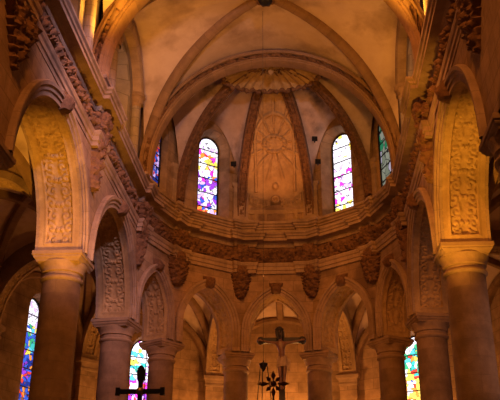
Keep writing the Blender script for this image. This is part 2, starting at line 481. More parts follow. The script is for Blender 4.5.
# ------------------------------------------------------------------ vaults
def rib_sweep(mb, P, prof, carve=None):
    """P = points in a vertical plane; prof = [(side, down)]"""
    P = [Vector(p) for p in P]; d = P[-1] - P[0]; d.z = 0
    if d.length < 1e-4: d = P[len(P)//2] - P[0]; d.z = 0
    side = Vector((d.y, -d.x, 0)).normalized()
    rows, uvs, l = [], [], 0
    for i, p in enumerate(P):
        t = (P[min(i+1, len(P)-1)] - P[max(i-1, 0)]).normalized()
        dn = side.cross(t).normalized()
        if i: l += (p - P[i-1]).length
        if dn.z > .02 or (abs(dn.z) <= .02 and i and dn.dot(last) < 0): dn = -dn
        last = dn
        rows.append([p + side*s + dn*(q + (carve(s, l) if carve else 0)) for s, q in prof]); uvs.append([(l, k*.05) for k in range(len(prof))])
    mb.grid(rows, uvs)
def qcurve(c, m, za, N=24, pw=1.):
    """quarter ellipse from corner c (3D) up to above plan point m at height za"""
    return [Vector((lerp(c.x, m.x, 1 - math.cos(PI/2*k/N)), lerp(c.y, m.y, 1 - math.cos(PI/2*k/N)), c.z + (za - c.z)*math.sin(PI/2*k/N)**pw)) for k in range(N + 1)]
def web(mb, A, B, M=8, uo=0):
    N = len(A)
    mb.grid([[A[i].lerp(B[i], j/M) for j in range(M + 1)] for i in range(N)], [[(uo + i*.25, j*.25) for j in range(M + 1)] for i in range(N)])
def quad_vault(corners, zc, zk, zedge, mat=PLAST, key=None):
    """groin vault over a four sided bay: returns diagonals"""
    C = [Vector((x, y, zc)) for x, y in corners]
    K = key or (C[0] + C[1] + C[2] + C[3])/4
    mb = MB()
    D = [qcurve(c, K, zk, 24, .9) for c in C]
    for e in range(4):
        a, b = C[e], C[(e+1) % 4]; m = (a + b)/2
        web(mb, D[e], qcurve(a, m, zedge[e], 24, .9)); web(mb, D[(e+1) % 4], qcurve(b, m, zedge[e], 24, .9))
    tag(mb.build('ceiling', mat, None, True), kind='structure')
    return D, K
DIAG = [(-.16, -.05), (-.16, .14), (-.11, .2), (-.06, .22), (.06, .22), (.11, .2), (.16, .14), (.16, -.05)]
def rib(name, P, prof, label, cat='vault rib', group=None, mat=RIBS, carve=None, part=None):
    P = [Vector(p) for p in P]
    mb = MB(); rib_sweep(mb, P, prof, carve)
    o = mb.build(name, mat, None, True)
    b = P[0].copy(); o.data.transform(Matrix.Translation(-b)); o.location = b
    return tag(o, label, cat, group, 'thing')

XV = 4.5
ZK = 19.12
for (y0, y1, nm) in ((YS[1], YS[2], 'near'), (YS[2], YS[3], 'far')):
    D, K = quad_vault([(-XV, y0), (XV, y0), (XV, y1), (-XV, y1)], ZT, ZK, (18.95, 18.2, 18.95, 18.2))
    for a, b, w_ in ((0, 2, 'from the left wall'), (1, 3, 'from the right wall')):
        P = D[a] + list(reversed(D[b]))[1:]
        if nm == 'far':
            lab = ('diagonal vault rib rising from the left nave wall apse corner over the boss' if a == 1 else 'diagonal vault rib rising from the right nave wall apse corner over the boss')
        else:
            lab = 'diagonal vault rib of the nearer nave bay ' + w_
        rib('vault_rib', P, DIAG, lab, group='diagonal nave ribs')
    if nm == 'far':
        b = thing('vault_boss', (0, K.y, ZK - .3), 'dark round boss where the diagonal vault ribs cross, holding the lamp cord', 'vault boss')
        mb = MB(); mb.lathe((0, K.y, ZK - .3), [(.05, -.16), (.12, -.14), (.2, -.09), (.24, -.02), (.27, .06), (.3, .14)], 24); mb.build('rosette', IRON, b, True)
        mb = MB()
        for k in range(10):
            a = 2*PI*k/10; p = Vector((math.cos(a)*.27, K.y + math.sin(a)*.27, ZK - .27)); mb.lathe((p.x, p.y, p.z), [(.01, -.07), (.06, -.05), (.08, 0), (.05, .05)], 8)
        mb.build('petal_ring', CARVED, b, True)

# transverse arch in front of the boss bay and the apse arch: moulded rings with a carved band
def big_arch(y, r0, r1, zc, zs, depth, label, h=None):
    fr = Fr((0, y), (1, 0), (0, -1)); h = h or r0
    root = thing('great_arch', (0, y, zs), label, 'arch')
    mb = MB(); w_ = r1 - r0; f = depth/2
    arch_band(mb, fr, r0, h, zc, zs, [(0, -f), (0, f - .12), (w_*.06, f - .08), (w_*.14, f - .08), (w_*.2, f - .02), (w_*.28, f - .02)], 96)
    arch_band(mb, fr, r0, h, zc, zs, [(w_*.64, f - .03), (w_*.66, f + .03), (w_*.74, f + .04), (w_*.78, f - .0), (w_*.96, f), (w_, f - .05), (w_, -f)], 96)
    mb.build('moulding', RIBS, root, True)
    mb = MB(); rows = []; N, M = 330, 12
    for k in range(M + 1):
        r = lerp(w_*.26, w_*.66, k/M); c = arch_curve(r0 + r, h + r, zc, zs, N)
        rows.append([fr.w(p[0], f - .12 + (.19*leaf(p[2], r, 7, 2) + .03*math.cos(p[2]*14) if 0 < k < M else 0), p[1]) for p in c])
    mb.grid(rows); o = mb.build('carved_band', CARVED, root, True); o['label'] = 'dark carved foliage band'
    return root
big_arch(YS[2] - .1, 4.36, 4.86, 13.9, ZT, .6, 'great carved arch across the nave, cut off by the top of the picture')
big_arch(YS[3] - .05, 4.16, 4.6, 14.16, ZT, .5, 'apse arch with a carved band framing the half dome')
# formeret mouldings along the clerestory walls of both bays
CL = 4.62
for sx in (-1, 1):
    for y0, y1 in ((YS[1], YS[2]), (YS[2], YS[3])):
        fr = Fr((sx*XV, (y0 + y1)/2), (0, 1), (-sx, 0)); t = fr
        hole = dict(hw=.95, zb=14.15, zt=17.0, depth=.55, splay=.25)
        # clerestory wall with a window opening
        mb = MB(); L_ = (y1 - y0)/2 + .1; hw, zb, zt = hole['hw'] + hole['splay'], hole['zb'], hole['zt'] + .1
        n = -.18
        sp = zt - hw
        arc = [(-hw*math.cos(PI*k/24), sp + hw*math.sin(PI*k/24)) for k in range(25)]
        mb.grid([[fr.w(-L_, n, 13.6), fr.w(-hw, n, 13.6)], [fr.w(-L_, n, 19), fr.w(-hw, n, 19)]], [[(0, 0), (L_-hw, 0)], [(0, 5.4), (L_-hw, 5.4)]])
        mb.grid([[fr.w(L_, n, 13.6), fr.w(hw, n, 13.6)], [fr.w(L_, n, 19), fr.w(hw, n, 19)]], [[(0, 0), (L_-hw, 0)], [(0, 5.4), (L_-hw, 5.4)]])
        mb.grid([[fr.w(-hw, n, 13.6), fr.w(hw, n, 13.6)], [fr.w(-hw, n, zb), fr.w(hw, n, zb)]])
        mb.grid([[fr.w(s, n, z) for s, z in arc], [fr.w(s, n, 19) for s, z in arc]])
        o1 = [(-hw, zb)] + arc + [(hw, zb)]
        h2 = hole['hw']; arc2 = [(-h2*math.cos(PI*k/24), hole['zt'] - h2 + h2*math.sin(PI*k/24)) for k in range(25)]
        o2 = [(-h2, zb)] + arc2 + [(h2, zb)]
        mb.grid([[fr.w(s, n, z) for s, z in o1 + o1[:1]], [fr.w(s, n - hole['depth'], z) for s, z in o2 + o2[:1]]])
        tag(mb.build('wall_clerestory', GREYST), kind='structure')

# ------------------------------------------------------------------ windows
WN = [0]
def window(fr, n, hw, zb, zt, mat, label, bars=4, vbar=False):
    """stained glass light: glass, iron saddle bars, dark frame"""
    WN[0] += 1
    root = thing('window_%d' % WN[0], fr.w(0, n, zb), label, 'stained glass window', None, 'structure')
    sp = zt - hw
    arc = [(-hw*math.cos(PI*k/24), sp + hw*math.sin(PI*k/24)) for k in range(25)]
    pts = [(-hw, zb)] + arc + [(hw, zb)]
    mb = MB(); mb.poly([fr.w(s, n, z) for s, z in pts], [(s, z - zb) for s, z in pts]); mb.build('glass', mat, root)
    for k in range(bars):
        z = lerp(zb, sp + hw*.3, (k + .6)/bars)
        w = hw if z < sp else math.sqrt(max(.01, hw*hw - (z-sp)**2))
        mb = MB(); mb.tube([fr.w(-w, n + .04, z), fr.w(w, n + .04, z)], .022, 6); mb.build('saddle_bar', IRON, root)
    if vbar:
        mb = MB(); mb.tube([fr.w(0, n + .03, zb), fr.w(0, n + .03, zt)], .02, 6); mb.build('mullion_bar', IRON, root)
    mb = MB(); c1 = pts; k = (hw - .05)/hw
    c2 = [(s*k, zb + (z - zb)*1.0 if z <= sp else sp + (z - sp)*k) for s, z in pts]
    mb.grid([[fr.w(s, n + .0, z) for s, z in c1], [fr.w(s, n + .05, z) for s, z in c1], [fr.w(s, n + .05, z) for s, z in c2], [fr.w(s, n, z) for s, z in c2]]); mb.build('frame', IRON, root)
    return root
def wall_hole(mb, fr, s0, s1, z0, z1, n, hw, zb, zt, depth, splay, step=.0):
    H, B, T = hw + splay, zb - splay*.3, zt + splay*.7
    sp = T - H
    arc = [(-H*math.cos(PI*k/24), sp + H*math.sin(PI*k/24)) for k in range(25)]
    g = lambda a, b, c, d: mb.grid([[fr.w(a, n, c), fr.w(b, n, c)], [fr.w(a, n, d), fr.w(b, n, d)]], [[(a + 9, c), (b + 9, c)], [(a + 9, d), (b + 9, d)]])
    g(s0, -H, z0, z1); g(H, s1, z0, z1); g(-H, H, z0, B)
    mb.grid([[fr.w(s, n, z) for s, z in arc], [fr.w(s, n, z1) for s, z in arc]], [[(s + 9, z) for s, z in arc], [(s + 9, z1) for s, z in arc]])
    o1 = [(-H, B)] + arc + [(H, B)]
    sp2 = zt - hw
    arc2 = [(-hw*math.cos(PI*k/24), sp2 + hw*math.sin(PI*k/24)) for k in range(25)]
    o2 = [(-hw, zb)] + arc2 + [(hw, zb)]
    mb.grid([[fr.w(s, n, z) for s, z in o1 + o1[:1]], [fr.w(s, n - depth, z) for s, z in o2 + o2[:1]]])

WHITE = (1., .93, 1.); PALE = (.92, .8, 1.); LIL = (.7, .45, .95); PUR = (.32, .05, .62); MAG = (.75, .04, .55); RED = (.75, .05, .03); ORA = (.9, .28, .04); YEL = (.95, .7, .1)
BLU = (.04, .1, .6); DBL = (.015, .03, .25); CYA = (.1, .55, .75); GRN = (.05, .4, .18); TEAL = (.05, .45, .42); GRY = (.55, .55, .42); BRN = (.25, .08, .05)
G_APL = glass_mat('glass_orange_purple', [(0, [RED, ORA, PUR, LIL, BLU, WHITE, MAG]), (.12, [WHITE, PALE, LIL, WHITE, PUR, LIL, PALE, BLU, MAG]), (.52, [WHITE, ORA, WHITE, RED, MAG, YEL, WHITE, PALE]), (.78, [WHITE, WHITE, PALE, LIL, WHITE, WHITE])], 3.5, 1.7, 6.2, 1.3)
G_APR = glass_mat('glass_white_magenta', [(0, [WHITE, WHITE, PALE, MAG, WHITE, YEL, WHITE]), (.25, [WHITE, MAG, WHITE, PALE, WHITE, LIL, WHITE, WHITE]), (.68, [WHITE, WHITE, YEL, WHITE, PALE, WHITE, WHITE])], 3.5, 2.0, 5.6, 4.1)
G_SL = glass_mat('glass_dark_blue', [(0, [DBL, BLU, DBL, LIL, BLU, RED, DBL]), (.6, [BLU, RED, DBL, PUR, BRN, DBL])], 3., 1.0, 6., 2.2)
G_SR = glass_mat('glass_pale_green', [(0, [GRY, (.5, .5, .36), (.4, .42, .3), PALE, GRY]), (.5, [(.4, .42, .3), GRY, GRN, GRY])], 3., .45, 3., 6.5)
G_AML = glass_mat('glass_blue_teal', [(0, [RED, BRN, DBL, BLU, ORA, BLU]), (.28, [BLU, DBL, PUR, BLU, ORA, DBL]), (.44, [BLU, CYA, TEAL, GRN, CYA, YEL, BLU]), (.60, [WHITE, PALE, WHITE, LIL, PALE, WHITE])], 5.2, 1.5, 6.5, 3.7)
G_AM2 = glass_mat('glass_cyan_magenta', [(0, [MAG, PUR, RED, WHITE, LIL, MAG]), (.62, [WHITE, CYA, MAG, WHITE, PALE, TEAL]), (.7, [YEL, GRN, WHITE, CYA, YEL, PALE, WHITE]), (.84, [WHITE, PALE, CYA, WHITE, MAG, WHITE])], 5.2, 2.3, 5.5, 8.8)
G_AMR = glass_mat('glass_green_orange', [(0, [ORA, YEL, RED, WHITE, BLU, YEL]), (.6, [ORA, YEL, TEAL, WHITE, RED, GRN]), (.76, [TEAL, WHITE, CYA, WHITE, GRN, YEL]), (.86, [WHITE, WHITE, PALE, WHITE])], 5.2, 2.3, 5.5, 11.2)
G_CL = glass_mat('glass_clear_pale', [(0, [PALE, WHITE, LIL, (.8, .8, 1.)])], 3., .35, 4., 5.5)

for sx in (-1, 1):
    for q, (y0, y1) in enumerate(((YS[1], YS[2]), (YS[2], YS[3]))):
        fr = Fr((sx*XV, (y0 + y1)/2), (0, 1), (-sx, 0))
        window(fr, -.18 - .55, .95, 14.15, 17.0, G_CL, 'pale clerestory window high over the %s wall, mostly hidden by the %s' % ('left' if sx < 0 else 'right', 'cross arch' if q else 'nearer vault'), 4)
        # shafts framing the window, carrying the wall rib
        for s in (-1, 1):
            root = thing('wall_shaft', fr.w(s*1.75, -.1, ZT), 'slim shaft on the %s side of the clerestory window, %s wall, %s' % ('far' if s > 0 else 'near', 'left' if sx < 0 else 'right', 'nearer bay' if q == 0 else 'bay under the boss'), 'wall shaft', 'clerestory shafts')
            p = fr.w(s*1.75, -.08, 0)
            mb = MB(); mb.lathe((p.x, p.y, 0), [(.17, ZT - .05), (.17, 15.9)], 16); mb.build('shaft', GREYST, root, True)
            mb = MB(); mb.lathe((p.x, p.y, 0), [(.17, 15.85), (.2, 15.95), (.19, 16.0), (.26, 16.2), (.3, 16.22), (.3, 16.34)], 16); mb.build('capital', CAP, root, True)
        mb = MB(); arch_band(mb, fr, 1.6, 1.55, 16.0, 15.95, [(0, -.2), (0, .1), (.1, .16), (.24, .16), (.3, .1), (.3, -.2)], 40)
        tag(mb.build('wall_rib', MOULD, None, True), 'moulded arch over the clerestory window of the %s wall, %s' % ('left' if sx < 0 else 'right', 'nearer bay' if q == 0 else 'bay under the boss'), 'arch', 'clerestory wall ribs', 'thing')

# ------------------------------------------------------------------ apse upper stage and half dome
AK = Vector((0, 25.7, 18.85))                              # key of the half dome
ZR = 13.9
RC = [None]*NV
for i in range(3, 9):
    m = mitre(i, .30); RC[i] = Vector((m.x*(.96 if i in (4, 7) else .97), m.y, ZR))
RIBC = {i: qcurve(RC[i], AK, AK.z, 40) for i in range(3, 9)}
AP_LABEL = {3: 'slender blue and red window at the apse edge seen almost edge on', 4: 'tall apse window of white, orange and purple glass',
            6: 'tall apse window of white glass with a magenta figure', 7: 'pale grey green window at the apse edge beside the right nave wall'}
for i in range(3, 8):
    fr = frame(i); L_ = (V[i+1] - V[i]).length
    n = .26
    if i == 5: continue
    mb = MB(); hw, zb, zt = {3: (.5, 14.2, 17.1), 4: (.5, 14.0, 17.5), 6: (.5, 14.0, 17.5), 7: (.85, 14.0, 17.2)}[i]
    sh_ = {3: .0, 4: .24, 6: -.24, 7: .0}[i]; dp = .5 if i in (4, 6) else .2 if i == 3 else .06
    fw = Fr(fr.w(sh_, 0, 0), fr.t, fr.n)
    wall_hole(mb, fw, -L_/2 - sh_, L_/2 - sh_, 13.4, 18.4, n, hw, zb, zt, dp, .24)
    tag(mb.build('wall_apse', ASH), kind='structure')
    window(fw, n - dp, hw, zb, zt, {3: G_SL, 4: G_APL, 6: G_APR, 7: G_SR}[i], AP_LABEL[i], 5)
    # webs of the gore: ruled between each rib and the wall arch / ridge
    top = fr.w(0, n + .02, 18.0)
    mb = MB()
    for r in (i, i + 1):
        A = RIBC[r]; N = len(A) - 1; k0 = 26
        c = RC[r]; e = [Vector((lerp(c.x, top.x, 1 - math.cos(PI/2*k/k0)), lerp(c.y, top.y, 1 - math.cos(PI/2*k/k0)), c.z + (top.z - c.z)*math.sin(PI/2*k/k0))) for k in range(k0 + 1)]
        e += [top.lerp(AK, ((k - k0)/(N - k0))**1.2) + Vector((0, 0, .25*math.sin(PI*(k-k0)/(N-k0)))) for k in range(k0 + 1, N + 1)]
        web(mb, A, e, 10, i*3)
    tag(mb.build('ceiling_apse', DOMEPL, None, True), kind='structure')
# central gore: stucco relief with sunburst over an oval wreath
A, B = RIBC[5], RIBC[6]
NU, NV_ = 90, 220
def curve_at(C, f):
    x = f*(len(C)-1); k = min(len(C)-2, int(x)); return C[k].lerp(C[k+1], x - k)
# arc length table by height of the mid line
def panel_relief(x, z):
    """x metres from the middle, z height; returns metres of relief"""
    h = 0
    cx, cz = 0, 16.9
    ex, ez = x/.42, (z - cz)/.27
    r = math.hypot(ex, ez)
    if abs(r - 1) < .28: h = max(h, .06*sstep(.28, .1, abs(r - 1))*(.75 + .25*math.cos(14*math.atan2(ez, ex))))
    if r < .75: h = max(h, .03*leaf(x, z, 9, 1))
    ph = math.atan2(x, z - cz); d = math.hypot(x, z - cz)
    if r > 1.3 and d < 1.45 and z > 14.95:
        h = max(h, .035*sstep(-.1, .6, math.cos(ph*26))*sstep(1.45, 1.2, d)*(.6 + .4*math.cos(ph*13)))
    # urn and garlands below
    if z < 15.2:
        g = math.hypot(x/.20, (z - 14.78)/.2)
        h = max(h, .11*sstep(1.1, .7, g))
        g2 = math.hypot(x/.1, (z - 14.78)/.1); h = h - .07*sstep(1., .5, g2)
        fe = abs((z - 14.62) - .35*(abs(x) - .45)**2*2)
        if .2 < abs(x) < 1.05: h = max(h, .09*sstep(.28, .06, fe)*(.45 + .6*leaf(x, z, 11, 4)))
        if abs(z - 14.3) < .1: h = max(h, .05)
        if z < 14.25: h = max(h, .03 + .02*math.cos(x*16))
    g3 = math.hypot(x/.13, (z - 15.35)/.16); h = max(h, .07*sstep(1.1, .5, g3))
    # arched frame of the panel
    if z > 17.0: ar = abs(math.hypot(x, (z - 17.0)*.9) - .78)
    else: ar = abs(abs(x) - .78) if z > 15.1 else 9
    if ar < .07: h = max(h, .045*sstep(.07, .03, ar))
    return h
rows, uvs = [], []
for q in range(NV_ + 1):
    f = (q/NV_)*.9
    a, b = curve_at(A, f), curve_at(B, f); wdt = (b - a).length
    a2, b2 = curve_at(A, f + .01), curve_at(B, f + .01); tg = ((a2 + b2) - (a + b)).normalized()
    nrm = (b - a).normalized().cross(tg).normalized()
    if nrm.y > 0: nrm = -nrm
    row = []
    for k in range(NU + 1):
        u = k/NU; p = a.lerp(b, u); x = (u - .5)*wdt
        bow = -.16*wdt/2.4*(1 - (2*u - 1)**2)
        row.append(p + nrm*(bow + 2.3*panel_relief(x, p.z)))
    rows.append(row); uvs.append([(k*.03, q*.03) for k in range(NU + 1)])
mb = MB(); mb.grid(rows, uvs)
tag(mb.build('relief_panel', RELIEF, None, True), 'arched stucco relief with a rayed oval wreath between the two apse windows', 'relief panel', None, 'thing')
fr5 = frame(5); mb = MB(); mb.grid([[fr5.w(s, .24, z) for s in (-1.5, 1.5)] for z in (13.4, 14.6)]); tag(mb.build('wall_apse', ASH), kind='structure')
# carved ribs
RP = [(-.19, -.1), (-.19, .12), (-.16, .15), (-.12, .15), (-.11, .09), (-.09, .09), (-.05, .09), (-.02, .09), (.02, .09), (.05, .09), (.09, .09), (.11, .09), (.12, .15), (.16, .15), (.19, .12), (.19, -.1)]
def carve(s, l): return .11*leaf(s, l, 8.5, 5) if abs(s) < .105 else 0
RL = {4: 'carved apse rib between the blue edge window and the orange and purple window', 5: 'carved apse rib on the relief panel side next to the orange and purple window',
      6: 'carved apse rib on the relief panel side next to the magenta figure window', 7: 'carved apse rib between the magenta figure window and the grey green edge window'}
for i in range(4, 8):
    P = [curve_at(RIBC[i], .93*k/130) for k in range(131)]
    rib('vault_rib', P, RP, RL[i], 'vault rib', 'carved half dome ribs', CARVED, carve)
# wall piers at the foot of the ribs
for i in range(4, 8):
    f0 = vframe(i, .36); mb = MB()
    rows = [[f0.w(s, n_, z) for s, n_ in ((-.3*k, -.2), (-.3*k, .1*k), (.3*k, .1*k), (.3*k, -.2))] for z, k in ((13.7, 1.15), (13.95, 1.15), (14.0, 1.0), (15.3, 1.0), (15.36, 1.2), (15.5, 1.2))]
    mb.grid(rows, None, True); mb.poly(rows[-1])
    tag(mb.build('wall_pier', MOULD), {4: 'short stone pier at the foot of the apse rib next to the blue edge window', 5: 'short stone pier at the foot of the relief panel, orange window side', 6: 'short stone pier at the foot of the relief panel, magenta figure window side', 7: 'short stone pier at the foot of the apse rib next to the grey green window'}[i], 'pier', 'piers at the rib feet', 'thing')
# scallop shell under the crown of the apse arch
sh = thing('shell_ornament', AK, 'fluted scallop shell at the crown of the half dome under the apse arch', 'shell ornament')
mb = MB(); rows, uvs = [], []
NA, NR = 150, 18
for q in range(NR + 1):
    f = q/NR; row = []
    for k in range(NA + 1):
        a = PI*(-.02 + 1.04*k/NA)
        rx, ry = 1.75, 1.05
        lob = 1 + .05*abs(math.sin(a*7.5))*f
        x = -rx*math.cos(a)*f*lob; y = .1 + ry*math.sin(a)*f*lob
        z = -.10 - .50*(f**2.0)*(.25 + .75*math.sin(a)**2) - .42*(f*math.cos(a))**2 - .05*math.cos(a*30)*f
        row.append(AK + Vector((x, y, z)))
    rows.append(row)
mb.grid(rows); mb.build('fluted_fan', RELIEF, sh, True)
mb = MB(); rim = []
for k in range(76):
    rim.append(rows[-1][k*2] - Vector((0, 0, .03)))
mb.tube(rim, [.075 + .035*math.sin(k*2.1) for k in range(76)], 8); o = mb.build('rim', CARVED, sh, True); o['label'] = 'dark carved rim'
mb = MB(); mb.lathe((AK.x, AK.y, AK.z - .5), [(.02, -.16), (.09, -.1), (.12, 0), (.09, .1), (.06, .14), (.1, .2), (.1, .4)], 14); mb.build('knob', RELIEF, sh, True)

# small dark floodlights on the apse piers
for x, y, z, lab in ((-1.62, 28.72, 15.98, 'small dark floodlight on the apse wall by the orange and purple window'), (1.62, 28.72, 17.0, 'small dark floodlight high on the apse wall by the magenta figure window'), (1.72, 28.66, 15.95, 'small dark floodlight lower on the apse wall by the magenta figure window')):
    r = thing('floodlight', (x, y, z), lab, 'floodlight', 'apse floodlights')
    f0 = Fr((x, y), (1, .1*(-1 if x < 0 else 1)), (0, -1))
    mb = MB(); mb.box(f0, -.11, .11, .08, .2, z - .08, z + .08); mb.build('housing', IRON, r)
    mb = MB(); mb.tube([f0.w(0, -.15, z), f0.w(0, .1, z)], .03); mb.build('bracket_arm', IRON, r)

# ------------------------------------------------------------------ aisles and ambulatory
RO = 9.35
O = {}
for k, i in enumerate(range(3, 9)):
    th = math.radians(-90 + 36*k); O[i] = Vector((RO*math.sin(th), 25 + RO*math.cos(th)))
for i in (0, 1, 2): O[i] = Vector((-RO, YS[i]))
for i in (9, 10, 11): O[i] = Vector((RO, YS[11 - i]))
AMW = {3: (.52, 6.1, 10.35, G_AML, 'tall blue and teal stained glass with white top beside the thick column'),
       4: (.74, 5.2, 9.95, G_AM2, 'cyan, yellow and magenta stained glass behind the dark standing cross'),
       6: (.68, 5.2, 9.95, G_AMR, 'white, green and orange stained glass between two columns of the right side'), 7: (.52, 6.1, 10.35, G_CL, 'window of the ambulatory on the right side, hidden by the thickest column')}
for i in range(NV - 1):
    a, b = O[i], O[i+1]; d = (b - a).normalized(); n = Vector((d.y, -d.x)); fr = Fr((a + b)/2, d, n); L_ = (b - a).length
    mb = MB()
    if i in AMW:
        hw, zb, zt, gm, lab = AMW[i]
        wall_hole(mb, fr, -L_/2, L_/2, 0, 12.2, 0, hw, zb, zt, .45, .16)
        if i != 7: window(fr, -.45, hw, zb, zt, gm, lab, 6, i == 4)
    else:
        mb.grid([[fr.w(-L_/2, 0, z), fr.w(L_/2, 0, z)] for z in (0, 12.2)], [[(0, z), (L_, z)] for z in (0, 12.2)])
    tag(mb.build('wall_aisle' if i not in range(3, 8) else 'wall_ambulatory', ASH if i in range(3, 8) else PLAST), kind='structure')
    # vault over the bay
    q0, q1 = mitre(i, -.45), mitre(i + 1, -.45)
    D, K = quad_vault([q0, a + n*.02, b + n*.02, q1], ZS, 11.7, (11.35, 11.1, 11.35, 11.4))
    if i in (0, 10): continue
    where = {1: 'aisle bay behind the big left arch', 2: 'aisle bay behind the second left arch', 3: 'ambulatory bay behind the first apse arch', 4: 'ambulatory bay left of the crucifix', 5: 'ambulatory bay behind the crucifix', 6: 'ambulatory bay right of the crucifix', 7: 'ambulatory bay over the green glass', 8: 'aisle bay behind the second right arch', 9: 'aisle bay behind the big right arch'}[i]
    small = [(-.15, -.05), (-.15, .12), (-.09, .2), (.09, .2), (.15, .12), (.15, -.05)]
    for u, v_ in ((0, 2), (1, 3)):
        P = [p for k, p in enumerate(D[u]) if k >= 1] + list(reversed(D[v_]))[1:-1]
        rib('vault_rib', P, small, 'slim vault rib from the %s column of the ' % ('left' if u == 0 else 'right') + where, group='side vault ribs of the ' + where)
for i in range(3, 8):
    a, b = O[i], O[i+1]; d = (b - a).normalized(); n = Vector((d.y, -d.x)); fr = Fr((a + b)/2, d, n); L_ = (b - a).length
    where = {3: 'behind the first apse arch', 4: 'one bay before the crucifix', 5: 'behind the crucifix', 6: 'one bay after the crucifix', 7: 'behind the green and white glass'}[i]
    mb = MB(); arch_band(mb, fr, L_/2 - .45, 2.25, ZS + .05, ZS, [(0, -.05), (0, .2), (.06, .26), (.18, .26), (.24, .2), (.24, -.05)], 48)
    tag(mb.build('wall_rib', RIBS, None, True), 'thick stone rib curving along the ambulatory wall ' + where, 'vault rib', None, 'thing')
    q = (mitre(i, -.45) + mitre(i+1, -.45))/2; m = (a + b)/2
    P = [Vector((lerp(q.x, m.x, k/20), lerp(q.y, m.y, k/20), lerp(11.4, 11.1, k/20) + .35*math.sin(PI*k/20))) for k in range(21)]
    rib('vault_rib', P, small, 'ridge rib of the ambulatory vault ' + where, group=None)
# cross arches from each column to a respond on the outer wall
for i in range(1, 11):
    p, o_ = V[i], O[i]; d = (o_ - p); L_ = d.length; d.normalize(); n = Vector((d.y, -d.x)); fr = Fr((p + o_)/2, d, n)
    a = L_/2 - .42
    lab = {1: 'aisle cross arch at the left edge of the picture', 2: 'aisle cross arch behind the thick column by the blue glass', 3: 'aisle cross arch behind the column left of the standing cross', 4: 'ambulatory cross arch behind the dark column right of the standing cross', 5: 'carved ambulatory cross arch behind the apse column left of the crucifix', 6: 'carved ambulatory cross arch behind the apse column right of the crucifix', 7: 'ambulatory cross arch behind the column left of the green glass', 8: 'aisle cross arch behind the column right of the green glass', 9: 'aisle cross arch behind the thickest column of the right wall', 10: 'aisle cross arch at the right edge of the picture'}[i]
    root = thing('side_arch', fr.w(0, 0, ZS), lab, 'arch', 'side cross arches')
    t = .34; mb = MB(); h = 2.15
    soffit(mb, fr, a, h, ZS + .05, ZS, t, .05, .27, 40, 26, .08, .045); mb.build('soffit', RELIEF, root, True)
    mb = MB()
    for s in (t, -t): arch_band(mb, fr, a, h, ZS + .05, ZS, [(0, s*.97), (0, s*1.1), (.2, s*1.1), (.22, s), (.75, s)], 40)
    mb.build('archivolt', MOULD, root, True)
    # respond
    fo = Fr(o_ - d*.22, n, -d)
    r = thing('respond_pilaster', fo.w(0, 0, 0), lab.replace('cross arch', 'wall pilaster').replace('behind', 'facing'), 'pilaster', 'wall pilasters of the side vaults')
    mb = MB(); mb.box(fo, -.36, .36, -.35, .22, 0, 8.2); mb.build('shaft', ASH, r)
    mb = MB(); rows = []
    for q, z in ((.36, 8.15), (.40, 8.2), (.40, 8.27), (.37, 8.3), (.40, 8.42), (.48, 8.48), (.48, 8.6), (.44, 8.63)):
        rows.append([fo.w(s*q, m, z) for s, m in ((-1, -.35), (-1, q - .14), (1, q - .14), (1, -.35))])
    mb.grid(rows, None, True); mb.poly(rows[-1]); mb.build('impost', CAP, r)
mb = MB(); mb.grid([[(-12, -3, 0), (12, -3, 0)], [(-12, 36, 0), (12, 36, 0)]], [[(0, 0), (24, 0)], [(0, 39), (24, 39)]]); tag(mb.build('floor', FLOORM), kind='structure')

# ------------------------------------------------------------------ crucifix
CX, CY = .26, 26.9
cr = thing('crucifix', (CX, CY, 0), 'large dark wooden crucifix with carved figure standing in the central apse arch', 'crucifix')
f0 = Fr((CX, CY), (1, 0), (0, -1))
mb = MB(); mb.box(f0, -.10, .10, -.07, .07, .3, 8.70); mb.build('upright', WOOD, cr)
mb = MB(); mb.box(f0, -.70, .70, -.06, .085, 8.31, 8.49)
for s in (-1, 1): mb.lathe((CX + s*.70, CY - .01, 8.40), [(.02, -.14), (.09, -.11), (.13, -.04), (.13, .04), (.09, .11), (.02, .14)], 12)
mb.build('crossbeam', WOOD, cr)
mb = MB(); mb.box(f0, -.5, .5, -.5, .5, 0, .3); mb.box(f0, -.3, .3, -.3, .3, .3, .6); mb.build('foot', WOOD, cr)
def skin_mesh(name, verts, edges, radii, mat, parent, sub=2):
    me = bpy.data.meshes.new(name); off = parent.location
    me.from_pydata([tuple(Vector(v) - off) for v in verts], edges, [])
    o = bpy.data.objects.new(name, me); col.objects.link(o)
    m = o.modifiers.new('Skin', 'SKIN'); m.use_smooth_shade = True
    for k, r in enumerate(radii):
        rr = r if isinstance(r, tuple) else (r, r)
        me.skin_vertices[0].data[k].radius = rr; me.skin_vertices[0].data[k].use_root = (k == 0)
    s = o.modifiers.new('Sub', 'SUBSURF'); s.levels = sub; s.render_levels = sub
    bpy.context.view_layer.update()
    ev = o.evaluated_get(bpy.context.evaluated_depsgraph_get())
    nm = bpy.data.meshes.new_from_object(ev); o.modifiers.clear(); o.data = nm; bpy.data.meshes.remove(me)
    nm.materials.clear(); nm.materials.append(mat); nm.polygons.foreach_set('use_smooth', [True]*len(nm.polygons)); o.parent = parent
    nm.name = name
    return o
BY = CY - .20
def B(x, z, dy=0): return (CX + x, BY - dy, z)
bv = [B(.03, 7.66), B(.02, 7.84), B(.0, 8.04, .02), B(-.01, 8.2, .03), B(-.02, 8.33, .03), B(-.03, 8.43, .06), B(-.05, 8.53, .09), B(-.06, 8.63, .1),
      B(-.17, 8.27), B(-.40, 8.30, -.02), B(-.63, 8.37, -.06), B(.15, 8.27), B(.38, 8.30, -.02), B(.62, 8.37, -.06),
      B(-.06, 7.56), B(-.05, 7.2, .1), B(-.01, 6.82), B(.0, 6.70, .08), B(.11, 7.56), B(.10, 7.2, .09), B(.06, 6.84), B(.03, 6.72, .10)]
